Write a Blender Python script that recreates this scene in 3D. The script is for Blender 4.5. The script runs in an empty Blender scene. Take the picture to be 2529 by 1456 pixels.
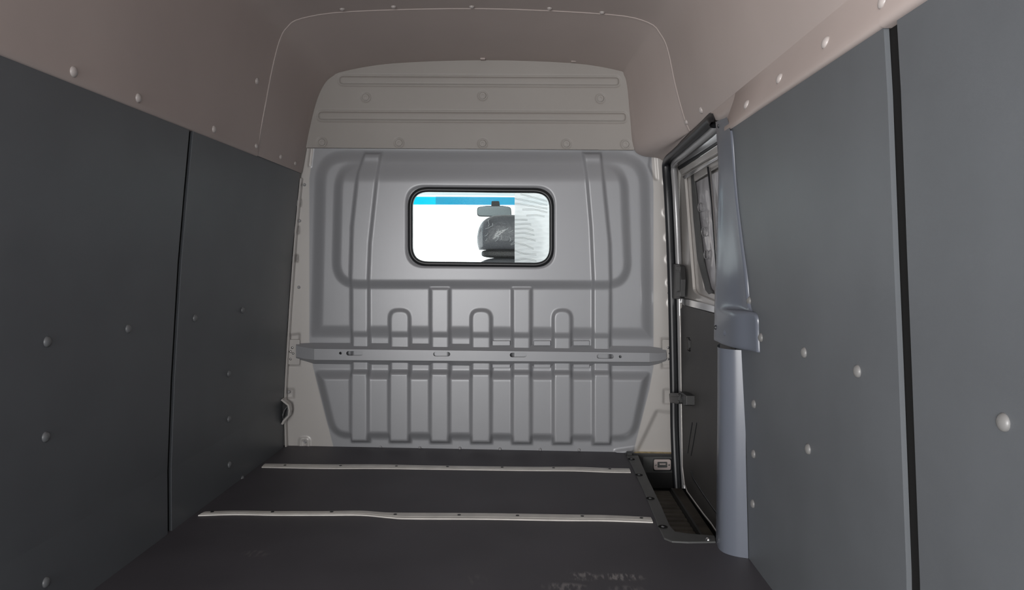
import bpy, bmesh, math, random
import numpy as np
from mathutils import Vector, Matrix

random.seed(4)
S = bpy.context.scene
COL = S.collection

# ------------------------------------------------------------------ camera
F, CX, CY, HC = 1826.0, 1264.5, 728.0, 0.866
VX, VY, ROLL = 1305.0, 650.0, 0.014
yv = np.array([(VX-CX)/F, -(VY-CY)/F, -1.0]); yv /= np.linalg.norm(yv)
xv = np.array([1.0, -ROLL, 0.0]); xv -= yv*xv.dot(yv); xv /= np.linalg.norm(xv)
zv = np.cross(xv, yv)
RM = np.array([xv, yv, zv])
EYE = np.array([0, 0, HC])
cd = bpy.data.cameras.new('camera'); cam = bpy.data.objects.new('camera', cd); COL.objects.link(cam)
cd.sensor_width = 36.0; cd.lens = F/2529.0*36.0; cd.clip_start = 0.02
m4 = Matrix([[RM[0][0], RM[0][1], RM[0][2], 0], [RM[1][0], RM[1][1], RM[1][2], 0], [RM[2][0], RM[2][1], RM[2][2], HC], [0, 0, 0, 1]])
cam.matrix_world = m4
S.camera = cam

# ------------------------------------------------------------------ light
W = bpy.data.worlds.new('overcast_sky'); S.world = W; W.use_nodes = True
bg = W.node_tree.nodes['Background']
bg.inputs[0].default_value = (0.95, 0.975, 1.0, 1); bg.inputs[1].default_value = 2.1
def area(name, loc, tgt, sx, sy, power, colr):
    l = bpy.data.lights.new(name, 'AREA'); l.shape = 'RECTANGLE'; l.size = sx; l.size_y = sy
    l.energy = power; l.color = colr
    o = bpy.data.objects.new(name, l); COL.objects.link(o); o.location = loc
    o.rotation_euler = (Vector(tgt)-Vector(loc)).to_track_quat('-Z', 'Y').to_euler()
    return o
area('daylight_through_rear_doors', (-1.35, -1.75, 0.72), (0.4, 1.5, 1.0), 1.5, 1.3, 175, (1.0, 0.98, 0.97))
S.view_settings.view_transform = 'Standard'; S.view_settings.look = 'None'
S.view_settings.gamma = 1; S.view_settings.use_curve_mapping = False
S.view_settings.exposure = 0.0

# ------------------------------------------------------------------ helpers
def ray(px, py):
    return RM @ np.array([(px-CX)/F, -(py-CY)/F, -1.0])
def P(px, py, ax, val):
    """point of the plane axis=val seen at that place of the photograph"""
    d = ray(px, py); i = 'XYZ'.index(ax); t = (val-EYE[i])/d[i]
    return EYE+d*t
# wall cross-sections (z, x): the walls lean inwards towards the top
PL = [(-0.2, -1.126), (0, -1.122), (0.2, -1.122), (0.48, -1.110), (0.85, -1.086), (1.09, -1.064), (1.262, -1.047), (1.4, -1.032)]
PR = [(-0.2, 0.672), (0, 0.668), (0.35, 0.650), (0.7, 0.624), (0.88, 0.610), (1.15, 0.590), (1.268, 0.579), (1.4, 0.569)]
def prof_x(pr, z):
    return float(np.interp(z, [p[0] for p in pr], [p[1] for p in pr]))
def wall_hit(px, py, pr, off=0.0):
    """where the wall with that cross-section is seen; off moves it along x"""
    y = 2.0
    d = ray(px, py)
    z = 0.8
    for _ in range(40):
        x = prof_x(pr, z)+off
        t = x/d[0]; z = float(np.clip(HC+d[2]*t, -0.3, 1.5))
    return np.array([x, d[1]*t, HC+d[2]*t])

MATS = {}
def mat(name, col, rough=0.5, metal=0.0, spec=0.5, bump=None, mottle=None, coat=0.0, emit=None, sheen=0.0, bumpd=0.002):
    m = bpy.data.materials.new(name); m.use_nodes = True
    nt = m.node_tree; b = nt.nodes['Principled BSDF']
    b.inputs['Base Color'].default_value = (*col, 1); b.inputs['Roughness'].default_value = rough
    b.inputs['Metallic'].default_value = metal; b.inputs['Specular IOR Level'].default_value = spec
    b.inputs['Coat Weight'].default_value = coat
    tc = nt.nodes.new('ShaderNodeNewGeometry')
    if mottle:
        sc, amt = mottle
        n = nt.nodes.new('ShaderNodeTexNoise'); n.inputs['Scale'].default_value = sc; n.inputs['Detail'].default_value = 4
        nt.links.new(tc.outputs['Position'], n.inputs['Vector'])
        r = nt.nodes.new('ShaderNodeMapRange'); r.inputs[1].default_value = 0.3; r.inputs[2].default_value = 0.7
        r.inputs[3].default_value = 1-amt; r.inputs[4].default_value = 1+amt
        nt.links.new(n.outputs['Fac'], r.inputs[0])
        v = nt.nodes.new('ShaderNodeVectorMath'); v.operation = 'SCALE'; v.inputs[0].default_value = col
        nt.links.new(r.outputs[0], v.inputs['Scale']); nt.links.new(v.outputs[0], b.inputs['Base Color'])
    if bump:
        sc, st = bump
        n = nt.nodes.new('ShaderNodeTexNoise'); n.inputs['Scale'].default_value = sc; n.inputs['Detail'].default_value = 3
        nt.links.new(tc.outputs['Position'], n.inputs['Vector'])
        bp = nt.nodes.new('ShaderNodeBump'); bp.inputs['Strength'].default_value = st; bp.inputs['Distance'].default_value = bumpd
        nt.links.new(n.outputs['Fac'], bp.inputs['Height']); nt.links.new(bp.outputs[0], b.inputs['Normal'])
    MATS[name] = m
    return m
def clear(name, col, gloss=0.06, rough=0.02, diff=0.0, dcol=(0.8, 0.8, 0.8)):
    m = bpy.data.materials.new(name); m.use_nodes = True; nt = m.node_tree; nt.nodes.clear()
    o = nt.nodes.new('ShaderNodeOutputMaterial'); t = nt.nodes.new('ShaderNodeBsdfTransparent'); t.inputs[0].default_value = (*col, 1)
    g = nt.nodes.new('ShaderNodeBsdfGlossy'); g.inputs['Roughness'].default_value = rough
    mx = nt.nodes.new('ShaderNodeMixShader'); mx.inputs[0].default_value = gloss
    nt.links.new(t.outputs[0], mx.inputs[1]); nt.links.new(g.outputs[0], mx.inputs[2])
    last = mx
    if diff:
        d = nt.nodes.new('ShaderNodeBsdfTranslucent'); d.inputs[0].default_value = (*dcol, 1)
        m2 = nt.nodes.new('ShaderNodeMixShader'); m2.inputs[0].default_value = diff
        nt.links.new(mx.outputs[0], m2.inputs[1]); nt.links.new(d.outputs[0], m2.inputs[2]); last = m2
    nt.links.new(last.outputs[0], o.inputs[0]); MATS[name] = m
    return m
LINER = mat('headliner_plastic', (0.46, 0.395, 0.37), 0.55, 0, 0.35, bump=(900, 0.08), mottle=(2.2, 0.05))
PANELP = mat('partition_plastic', (0.315, 0.295, 0.275), 0.5, 0, 0.35, bump=(900, 0.06), mottle=(2.5, 0.04))

STEEL = mat('silver_painted_steel', (0.30, 0.305, 0.32), 0.36, 0.12, 0.5, mottle=(3, 0.03))
BODY = mat('white_painted_steel', (0.47, 0.45, 0.43), 0.22, 0.0, 0.55, mottle=(3, 0.03), coat=0.3)
BODYG = mat('grey_painted_steel', (0.34, 0.34, 0.345), 0.25, 0.3, 0.5)
LINING = mat('dark_laminated_board', (0.105, 0.113, 0.122), 0.40, 0, 0.45, bump=(1500, 0.15), mottle=(5, 0.06))
BLACK = mat('black_rubber', (0.012, 0.013, 0.015), 0.38, 0, 0.5)
BLACKP = mat('black_plastic', (0.022, 0.022, 0.022), 0.42, 0, 0.5, bump=(700, 0.2))
DIRTY = mat('dusty_black_plastic', (0.10, 0.088, 0.070), 0.6, 0, 0.4, bump=(120, 0.4), mottle=(12, 0.3))
CARD = mat('dark_grey_door_card', (0.045, 0.043, 0.041), 0.5, 0, 0.4, bump=(900, 0.15), mottle=(9, 0.1))
PILLAR = mat('slate_blue_plastic', (0.115, 0.127, 0.155), 0.27, 0, 0.5, mottle=(3, 0.03))
SILL = mat('grey_sill_plastic', (0.075, 0.077, 0.076), 0.5, 0, 0.45, bump=(600, 0.15), mottle=(14, 0.12))
ALU = mat('brushed_white_aluminium', (0.66, 0.64, 0.60), 0.4, 0.1, 0.5, bump=(60, 0.2), mottle=(18, 0.08))
CAPW = mat('pale_rivet_plastic', (0.17, 0.168, 0.165), 0.4, 0, 0.5)
CAPD = mat('shaded_rivet_plastic', (0.12, 0.125, 0.13), 0.35, 0, 0.5)  # same rivet plastic, darkened for the dim left wall; sill bolts share it
CAPL = mat('liner_rivet_plastic', (0.40, 0.365, 0.35), 0.35, 0, 0.5)
CHROME = mat('polished_metal', (0.6, 0.6, 0.6), 0.15, 0.95, 0.5)
LENS = mat('frosted_lamp_lens', (0.52, 0.45, 0.43), 0.25, 0, 0.5, coat=0.4)
BLACKH = mat('matt_black', (0.008, 0.008, 0.008), 0.8, 0, 0.2)
FILMP = mat('wrinkled_white_film', (0.46, 0.45, 0.47), 0.22, 0.1, 0.5, coat=0.5)
MIRROR = mat('mirror_glass', (0.62, 0.70, 0.68), 0.03, 1.0)
FABRIC = mat('wrapped_grey_fabric', (0.10, 0.105, 0.115), 0.4, 0, 0.5, coat=0.2, bump=(45, 0.8), bumpd=0.006)
WHITEV = mat('white_cab_liner', (0.75, 0.75, 0.72), 0.5, 0, 0.5, bump=(30, 0.5), bumpd=0.01)
GLASS = clear('clear_glass', (0.985, 1.0, 0.995), 0.004)
TINT = clear('blue_tinted_glass', (0.0, 0.60, 0.70), 0.02)
FILM = clear('thin_clear_film', (0.93, 0.96, 0.97), 0.10, 0.15)
FILMW = clear('white_translucent_film', (0.9, 0.9, 0.9), 0.02, 0.2, 0.95, (1, 1, 1))
WRAP = clear('crumpled_door_film', (0.8, 0.8, 0.82), 0.35, 0.12)
VISOR = clear('smoky_visor_film', (0.72, 0.76, 0.84), 0.05, 0.2)

ORIG = {}
def finish(name, me, m, parent=None, smooth=False, loc=None, bevel=0):
    if smooth:
        me.polygons.foreach_set('use_smooth', [True]*len(me.polygons))
    if m: me.materials.append(m)
    o = bpy.data.objects.new(name, me); COL.objects.link(o)
    base = np.zeros(3)
    if parent is not None:
        o.parent = parent; base = ORIG[parent.name]
    if loc is None:
        loc = base      # vertices are in world space
        if np.any(base): me.transform(Matrix.Translation(-Vector(base)))
        o.location = (0, 0, 0)
        ORIG[o.name] = base
    else:
        o.location = Vector(loc)-Vector(base); ORIG[o.name] = np.array(loc, float)
    if bevel:
        b = o.modifiers.new('bevel', 'BEVEL'); b.width = bevel; b.segments = 2; b.limit_method = 'ANGLE'; b.angle_limit = 0.6
    return o
def tag(o, label=None, cat=None, group=None, kind=None):
    for k, v in (('label', label), ('category', cat), ('group', group), ('kind', kind)):
        if v: o[k] = v
    return o
def thing(name, loc, label=None, cat=None, group=None, kind=None):
    o = bpy.data.objects.new(name, None); COL.objects.link(o); o.location = loc; o.empty_display_size = 0.05
    ORIG[o.name] = np.array(loc, float)
    return tag(o, label, cat, group, kind)
def mesh(name, V, Fc, m, parent=None, smooth=False, bevel=0, normals=False):
    me = bpy.data.meshes.new(name); me.from_pydata([tuple(map(float, v)) for v in V], [], Fc); me.update()
    if normals:
        bm = bmesh.new(); bm.from_mesh(me); bmesh.ops.recalc_face_normals(bm, faces=bm.faces); bm.to_mesh(me); bm.free()
    return finish(name, me, m, parent, smooth, bevel=bevel)
def gridmesh(name, rows, m, parent=None, smooth=True, closeu=False):
    """rows: list of equally long point lists"""
    n = len(rows[0]); V = [p for r in rows for p in r]; Fc = []
    for i in range(len(rows)-1):
        for j in range(n if closeu else n-1):
            k = (j+1) % n
            Fc.append((i*n+j, i*n+k, (i+1)*n+k, (i+1)*n+j))
    return mesh(name, V, Fc, m, parent, smooth)
def slab(name, outer, to3, t, m, parent=None, holes=(), bevel=0, smooth=False):
    """flat plate: outline(s) in 2-D, to3(u, v, d) gives the point d metres behind the face"""
    bm = bmesh.new(); loops = []
    for lp in [outer]+list(holes):
        f = [bm.verts.new(to3(u, v, 0)) for u, v in lp]
        es = [bm.edges.new((f[i], f[(i+1) % len(f)])) for i in range(len(f))]
        loops.append((lp, f, es))
    if holes:
        bmesh.ops.triangle_fill(bm, use_beauty=True, edges=[e for l in loops for e in l[2]])
    else:
        bm.faces.new(loops[0][1])
    if t:
        front = list(bm.faces); backv = {}
        for lp, f, es in loops:
            for (u, v), vv in zip(lp, f): backv[vv] = bm.verts.new(to3(u, v, t))
            for i in range(len(f)):
                a, b = f[i], f[(i+1) % len(f)]
                bm.faces.new((a, b, backv[b], backv[a]))
        for fc in front:
            bm.faces.new([backv[v] for v in reversed(fc.verts)])
    bmesh.ops.recalc_face_normals(bm, faces=bm.faces)
    me = bpy.data.meshes.new(name); bm.to_mesh(me); bm.free()
    return finish(name, me, m, parent, smooth, bevel=bevel)
def box(name, lo, hi, m, parent=None, bevel=0):
    (x0, y0, z0), (x1, y1, z1) = lo, hi
    V = [(x, y, z) for x in (x0, x1) for y in (y0, y1) for z in (z0, z1)]
    Fc = [(0, 1, 3, 2), (4, 6, 7, 5), (0, 4, 5, 1), (2, 3, 7, 6), (0, 2, 6, 4), (1, 5, 7, 3)]
    return mesh(name, V, Fc, m, parent, bevel=bevel, normals=True)
def sweep(name, path, sect, side, m, parent=None, closed=False, smooth=True):
    """sect (a, b): a along the in-plane outward direction, b along the fixed axis side"""
    path = [Vector(p) for p in path]; side = Vector(side).normalized(); n = len(path); rows = []
    for i, p in enumerate(path):
        a = path[(i-1) % n] if (closed or i > 0) else p
        b = path[(i+1) % n] if (closed or i < n-1) else p
        t = (b-a).normalized(); o = t.cross(side).normalized()
        rows.append([tuple(p+o*u+side*v) for u, v in sect])
    if closed: rows.append(rows[0])
    return gridmesh(name, rows, m, parent, smooth, closeu=True)
def round_poly(pts, rad, seg=7):
    out = []; n = len(pts)
    if not hasattr(rad, '__len__'): rad = [rad]*n
    for i in range(n):
        p = np.array(pts[i], float); a = np.array(pts[i-1], float)-p; b = np.array(pts[(i+1) % n], float)-p
        la, lb = np.linalg.norm(a), np.linalg.norm(b); a /= la; b /= lb
        r = rad[i]
        if r <= 0: out.append(tuple(p)); continue
        ang = math.acos(np.clip(a.dot(b), -1, 1)); d = min(r/math.tan(ang/2), la*.49, lb*.49)
        s, e = p+a*d, p+b*d
        for k in range(seg+1):
            t = k/seg; out.append(tuple((1-t)**2*s+2*t*(1-t)*(0.45*s+0.45*e+0.1*p if False else p)*1.0+t*t*e))
    return out
def catmull(pts, k=4):
    pts = [np.array(p, float) for p in pts]; out = []
    for i in range(len(pts)-1):
        p0 = pts[max(i-1, 0)]; p1 = pts[i]; p2 = pts[i+1]; p3 = pts[min(i+2, len(pts)-1)]
        for j in range(k):
            t = j/k
            out.append(0.5*((2*p1)+(-p0+p2)*t+(2*p0-5*p1+4*p2-p3)*t*t+(-p0+3*p1-3*p2+p3)*t**3))
    out.append(pts[-1]); return out
def sdf(poly, X, Y):
    """signed distance, negative inside"""
    d = np.full(X.shape, 1e18); s = np.ones(X.shape); n = len(poly)
    for i in range(n):
        ax, ay = poly[i]; bx, by = poly[i-1]
        ex, ey = bx-ax, by-ay; wx, wy = X-ax, Y-ay
        l2 = ex*ex+ey*ey+1e-12
        t = np.clip((wx*ex+wy*ey)/l2, 0, 1); qx, qy = wx-ex*t, wy-ey*t
        d = np.minimum(d, qx*qx+qy*qy)
        c1 = Y >= ay; c2 = Y < by; c3 = ex*wy > ey*wx
        fl = (c1 & c2 & c3) | (~c1 & ~c2 & ~c3); s = np.where(fl, -s, s)
    return s*np.sqrt(d)
def sm(t):
    t = np.clip(t, 0, 1); return t*t*(3-2*t)
def bulge(poly, X, Y, w):
    return sm(-sdf(poly, X, Y)/w)

def lathe_mesh(name, prof, seg=20):
    V = []; Fc = []
    for r, z in prof:
        for k in range(seg):
            a = 2*math.pi*k/seg; V.append((r*math.cos(a), r*math.sin(a), z))
    n = len(prof)
    for i in range(n-1):
        for k in range(seg):
            k2 = (k+1) % seg; Fc.append((i*seg+k, i*seg+k2, (i+1)*seg+k2, (i+1)*seg+k))
    V.append((0, 0, prof[-1][1])); c = len(V)-1
    for k in range(seg): Fc.append(((n-1)*seg+k, (n-1)*seg+(k+1) % seg, c))
    me = bpy.data.meshes.new(name); me.from_pydata(V, [], Fc); me.update()
    me.polygons.foreach_set('use_smooth', [True]*len(me.polygons))
    return me
def copies(name, me, m, parent, spots, normal):
    """small round pieces set on a surface, all sharing one mesh"""
    if not me.materials: me.materials.append(m)
    q = Vector(normal).to_track_quat('Z', 'Y')
    for p in spots:
        o = bpy.data.objects.new(name, me); COL.objects.link(o); o.parent = parent
        o.location = Vector(p)-Vector(ORIG[parent.name]); o.rotation_euler = q.to_euler()
RIV = [(0.0125, -0.001), (0.0125, 0.0012), (0.0118, 0.003), (0.009, 0.0055), (0.005, 0.0072), (0.0, 0.0078)]

# ================================================================== FLOOR
rear = -0.45
floor = thing('floor', (-0.25, 1.5, 0), kind='structure')
fl = [(-1.16, rear), (0.70, rear), (0.70, 2.315), (0.485, 2.315), (0.485, 3.40), (-1.16, 3.40)]
FLOORM = mat('black_floor_covering', (0.066, 0.062, 0.070), 0.5, 0, 0.35, bump=(1400, 0.5), mottle=(3.5, 0.12))
# worn scuffs in the covering
nt = FLOORM.node_tree; b = nt.nodes['Principled BSDF']; geo = [n for n in nt.nodes if n.type == 'NEW_GEOMETRY'][0]
src = b.inputs['Base Color'].links[0].from_socket
def scuff(cx, cy, rx, ry, strength, src):
    mp = nt.nodes.new('ShaderNodeMapping'); mp.inputs['Location'].default_value = (-cx/rx, -cy/ry, 0); mp.inputs['Scale'].default_value = (1/rx, 1/ry, 0)
    nt.links.new(geo.outputs['Position'], mp.inputs[0])
    ln = nt.nodes.new('ShaderNodeVectorMath'); ln.operation = 'LENGTH'; nt.links.new(mp.outputs[0], ln.inputs[0])
    r = nt.nodes.new('ShaderNodeMapRange'); r.inputs[1].default_value = 0.5; r.inputs[2].default_value = 1.0; r.inputs[3].default_value = 1; r.inputs[4].default_value = 0
    nt.links.new(ln.outputs['Value'], r.inputs[0])
    m2 = nt.nodes.new('ShaderNodeMapping'); m2.inputs['Scale'].default_value = (90, 22, 1); nt.links.new(geo.outputs['Position'], m2.inputs[0])
    n = nt.nodes.new('ShaderNodeTexNoise'); n.inputs['Scale'].default_value = 1.0; n.inputs['Detail'].default_value = 6; nt.links.new(m2.outputs[0], n.inputs[0])
    r2 = nt.nodes.new('ShaderNodeMapRange'); r2.inputs[1].default_value = 0.46; r2.inputs[2].default_value = 0.60; nt.links.new(n.outputs['Fac'], r2.inputs[0])
    mu = nt.nodes.new('ShaderNodeMath'); mu.operation = 'MULTIPLY'; nt.links.new(r.outputs[0], mu.inputs[0]); nt.links.new(r2.outputs[0], mu.inputs[1])
    mu2 = nt.nodes.new('ShaderNodeMath'); mu2.operation = 'MULTIPLY'; mu2.inputs[1].default_value = strength; nt.links.new(mu.outputs[0], mu2.inputs[0])
    mx = nt.nodes.new('ShaderNodeMix'); mx.data_type = 'RGBA'; mx.inputs[7].default_value = (0.27, 0.255, 0.25, 1)
    nt.links.new(mu2.outputs[0], mx.inputs[0]); nt.links.new(src, mx.inputs[6])
    return mx.outputs[2]
for px, py, rx, ry, st in ((1440, 1422, .055, .035, .7), (1535, 1424, .075, .028, .8), (1395, 1448, .07, .03, .6), (1550, 1455, .06, .03, .35), (630, 1366, .05, .03, .25), (1175, 1430, .04, .04, .12)):
    p = P(px, py, 'Z', 0); src = scuff(p[0], p[1], rx, ry, st, src)
nt.links.new(src, b.inputs['Base Color'])
slab('floor_covering', fl, lambda u, v, d: (u, v, -d), 0.012, FLOORM, floor)

# ================================================================== WALLS
def wall(name, pr, s, y0, y1, z0, z1):
    """painted body sheet behind the lining boards"""
    rows = []
    zs = [z0]+[p[0] for p in pr if z0 < p[0] < z1]+[z1]
    for y in (y0, y1):
        rows.append([(prof_x(pr, z)+s*0.022, y, z) for z in zs])
    o = gridmesh(name, rows, BODYG, None, True)
    return tag(o, kind='structure')
def board(parent, pr, s, y0, y1, z1, rivets, capm, z0=0.0, tip=0.0):
    zs = sorted(set([z0, z1]+[p[0] for p in pr if z0 < p[0] < z1]+list(np.linspace(z0, z1, 9))))
    V = []; n = len(zs)
    for dx in (0, s*0.009):
        for y, tt in ((y0, 0), (y1, tip)):
            for z in zs: V.append((prof_x(pr, z)+dx, y+tt*(z1-z), z))
    Fc = []
    for i in range(n-1):
        Fc.append((i, i+1, n+i+1, n+i)); Fc.append((2*n+i, 3*n+i, 3*n+i+1, 2*n+i+1))
        Fc.append((i, 2*n+i, 2*n+i+1, i+1)); Fc.append((n+i, n+i+1, 3*n+i+1, 3*n+i))
    Fc.append((0, n, 3*n, 2*n)); Fc.append((n-1, 3*n-1, 4*n-1, 2*n-1))
    o = mesh('panel', V, Fc, LINING, parent, normals=True)
    if rivets:
        me = lathe_mesh('rivet', RIV)
        copies('rivet', me, capm, o, [wall_hit(px, py, pr) for px, py in rivets], (-s, 0, 0.03))
    return o
wl = wall('wall_left', PL, -1, rear, 3.40, -0.05, 1.30)
ORIG[wl.name] = np.zeros(3)
board(wl, PL, -1, rear, 2.268, 1.268, [(116, 843), (316, 811), (112, 1078), (113, 1437)], CAPD)
board(wl, PL, -1, 2.295, 3.368, 1.268, [(481, 785), (599, 765), (565, 922), (565, 1034), (566, 1147), (598, 1182)], CAPD)
wr = wall('wall_right', PR, 1, rear, 2.24, -0.05, 1.30)
ORIG[wr.name] = np.zeros(3)
board(wr, PR, 1, 1.250, 2.24, 1.268, [(1880, 833), (1987, 870), (2119, 916), (1997, 1108), (1863, 997), (1862, 1120), (1860, 1243), (1851, 742)], CAPW)
board(wr, PR, 1, rear, 1.206, 1.268, [(2480, 1042)], CAPW)

for nm, pr, sgn, ya, yb, par in (('dark_gap_strip', PL, -1, 2.255, 2.305, wl), ('dark_gap_strip', PR, 1, 1.19, 1.27, wr)):
    gridmesh(nm, [[(prof_x(pr, z)+sgn*0.0105, y, z) for z in (0, 0.2, 0.48, 0.7, 0.88, 1.09, 1.26)] for y in (ya, yb)], BLACKH, par)  # black strips added behind the board gaps so they stay dark

# ================================================================== CEILING
A_px = [(635, 384), (642, 330), (655, 260), (672, 170), (690, 100), (708, 68), (745, 45), (870, 28), (1190, 21), (1500, 35), (1600, 55), (1632, 85), (1650, 125), (1668, 210), (1690, 290), (1703, 322), (1705, 325), (1706, 328)]
B_px = [(745, 428), (757, 363), (770, 300), (785, 245), (803, 208), (822, 190), (852, 177), (970, 158), (1190, 150), (1410, 157), (1525, 175), (1540, 186), (1548, 215), (1555, 290), (1563, 362), (1585, 384), (1625, 390), (1643, 402)]
YA, YB = 2.83, 3.385
A = [P(x, y, 'Y', YA)[[0, 2]] for x, y in A_px]
B = [P(x, y, 'Y', YB)[[0, 2]] for x, y in B_px]
def inset(prof, d):
    out = []; n = len(prof); c = np.array([-0.25, 1.2])
    for i in range(n):
        a, b_ = prof[max(i-1, 0)], prof[min(i+1, n-1)]
        t = (b_-a)/np.linalg.norm(b_-a); nn = np.array([t[1], -t[0]])
        if nn.dot(c-prof[i]) < 0: nn = -nn
        out.append(prof[i]+nn*d)
    return out
As, Bs = catmull(A, 4), catmull(B, 4)
ceiling = thing('ceiling', (-0.22, 1.5, 1.8), kind='structure')
lip = inset(As, 0.0015)
rows = [[(p[0], YA+0.001, p[1]) for p in inset(As, -0.012)], [(p[0], YA+0.001, p[1]) for p in lip], [(p[0], YA+0.001, p[1]) for p in lip]]
for t in np.linspace(0.04, 1, 9):
    rows.append([((1-t)*a[0]+t*b_[0], YA+(YB-YA)*t, (1-t)*a[1]+t*b_[1]) for a, b_ in zip(inset(As, 0.0015*(1-t)), Bs)])
rows.append(rows[-1])
rows.append([(p[0], YB+0.012, p[1]) for p in inset(Bs, -0.012)])
front_liner = gridmesh('front_liner', rows, LINER, ceiling)
Ar = [p.copy() for p in inset(As[:61], -0.0015)]
for i in range(6): Ar[i] = Ar[i]+np.array([0.004*(1-i/6), 0])
yd = 2.215
e0 = Ar[-1]
bott = [e0+np.array([-0.004, -0.02]), np.array([0.580, 1.300]), np.array([0.573, 1.280]), np.array([0.5715, 1.271]), np.array([0.5725, 1.265]), np.array([0.578, 1.262]), np.array([0.60, 1.263])]
def liner(name, prof, y0, y1, cap0=False):
    pp = [prof[0]+np.array([-0.03, -0.002]), prof[0]+np.array([-0.004, -0.003])]+list(prof)
    rws = [[(p[0], y, p[1]) for p in pp] for y in np.linspace(y1, y0, 6)]
    if cap0:
        rws.append(rws[-1]); rws.append([(p[0], y0, p[1]) for p in inset(pp, -0.01)])
    return gridmesh(name, rws, LINER, ceiling)
side_liner = liner('side_liner', Ar, 1.243, YA)
rows = [[(p[0], y, p[1]) for p in [e0]+bott] for y in (yd, 1.9, 1.6, 1.243)]
rows = [[(p[0]+0.02, yd, p[1]) for p in [e0]+bott], rows[0]]+rows
mid = gridmesh('side_liner_edge', rows, LINER, side_liner)
rear_l = liner('rear_liner', inset(Ar+bott, 0.0025), rear, 1.2445)
# short return between the doorway corner and the pillar cover, and the painted header above the door
trow = []
for Y_, zb in ((2.50, e0[1]-0.002), (2.46, e0[1]-0.012), (2.42, 1.335), (2.36, 1.325), (2.28, 1.325), (2.215, 1.32)):
    trow.append([(e0[0]+0.001, Y_, e0[1]+0.006), (e0[0]-0.002, Y_, (e0[1]+zb)/2), (e0[0]-0.005, Y_, zb), (e0[0]+0.02, Y_, zb-0.001)])
gridmesh('side_liner_tab', trow, LINER, side_liner)
box('side_skin', (0.70, rear, 1.28), (0.75, 3.5, 1.9), BODYG, ceiling)
box('side_skin', (-1.16, rear, 1.24), (-1.13, 3.5, 1.9), BODYG, ceiling)
# rivet caps on the liner
def prof_hit(px, py, prof):
    d = ray(px, py); best = None
    for i in range(len(prof)-1):
        a, c = prof[i], prof[i+1]
        # d[0]*t = ax + s*(cx-ax) ; HC + d[2]*t = az + s*(cz-az)
        M_ = np.array([[d[0], -(c[0]-a[0])], [d[2], -(c[1]-a[1])]])
        try: t, s_ = np.linalg.solve(M_, np.array([a[0], a[1]-HC]))
        except np.linalg.LinAlgError: continue
        if t > 0 and -0.02 <= s_ <= 1.02:
            e = (c-a)/np.linalg.norm(c-a); nn = np.array([e[1], -e[0]])
            if nn.dot(np.array([-0.25, 1.2])-a) < 0: nn = -nn
            if best is None or t < best[0]: best = (t, nn)
    return EYE+d*best[0], (best[1][0], 0, best[1][1])
rm = lathe_mesh('rivet', RIV)
small = lathe_mesh('rivet', [(r*0.8, z) for r, z in RIV])
rp = list(Ar+bott)
for lst, par in ((((181, 177), (341, 242), (528, 319)), side_liner), (((2040, 105), (1926, 194), (1845, 258)), mid), (((2182, 4),), rear_l), (((632, 360), (634, 200)), side_liner), (((1732, 272), (1696, 301), (1679, 317)), side_liner),
                 (((845, 22), (972, 16), (1165, 16), (1357, 20), (1487, 30)), side_liner), (((692, 387), (728, 403)), front_liner)):
    for px, py in lst:
        p, nn = prof_hit(px, py, rp)
        copies('rivet', rm if p[1] < 2.75 else small, CAPL, par, [p], nn)

# outer roof skin and end frame that close the load space
roofskin = slab('roof_skin', [(-1.16, rear), (0.75, rear), (0.75, 3.45), (-1.16, 3.45)], lambda u, v, d: (u, v, 1.9+d), 0.01, BODYG, ceiling)

# ================================================================== BULKHEAD (front wall)
YBK = 3.40
front = thing('wall_front', (-0.22, YBK, 0), kind='structure')
WIN = round_poly([(1014, 468), (1362, 471), (1362, 654), (1014, 650)], 40, 8)
xs = np.arange(690, 1676, 2.6); ys = np.arange(357, 1134, 2.6)
GX, GY = np.meshgrid(xs, ys)
basin_up = round_poly([(777, 369), (1607, 372), (1615, 840), (766, 834)], [85, 95, 12, 12], 10)
inner = round_poly([(828, 425), (1550, 428), (1564, 716), (820, 714)], [70, 70, 72, 72], 10)
basin_lo = round_poly([(775, 911), (1610, 914), (1572, 1092), (818, 1084)], [14, 14, 60, 60], 8)
lo_ext = round_poly([(775, 905), (1610, 908), (1572, 1102), (818, 1095)], [14, 14, 30, 30], 8)
up_ext = round_poly([(777, 366), (1607, 369), (1615, 846), (766, 840)], [85, 95, 12, 12], 10)
H = 0.018*bulge(basin_up, GX, GY, 34)
inner = round_poly([(828, 385), (1550, 388), (1564, 716), (820, 714)], [90, 90, 72, 72], 10)
hin = 0.020*bulge(inner, GX, GY, 26)*sm((GY-392)/62)
H = H+hin
H = np.maximum(H, 0.032*bulge(basin_lo, GX, GY, 24))
def rib(poly, add, w=9):
    global H
    m_ = bulge(poly, GX, GY, w)
    base = np.maximum(np.maximum(0.018*bulge(up_ext, GX, GY, 26)+hin, 0.032*bulge(lo_ext, GX, GY, 16)), 0.008)
    H = H+m_*(base+add-H)
ends = {1: (866, 918), 2: (960, 1018), 3: (1060, 1116), 4: (1160, 1218), 5: (1261, 1316), 6: (1361, 1415), 7: (1459, 1511)}
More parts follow.
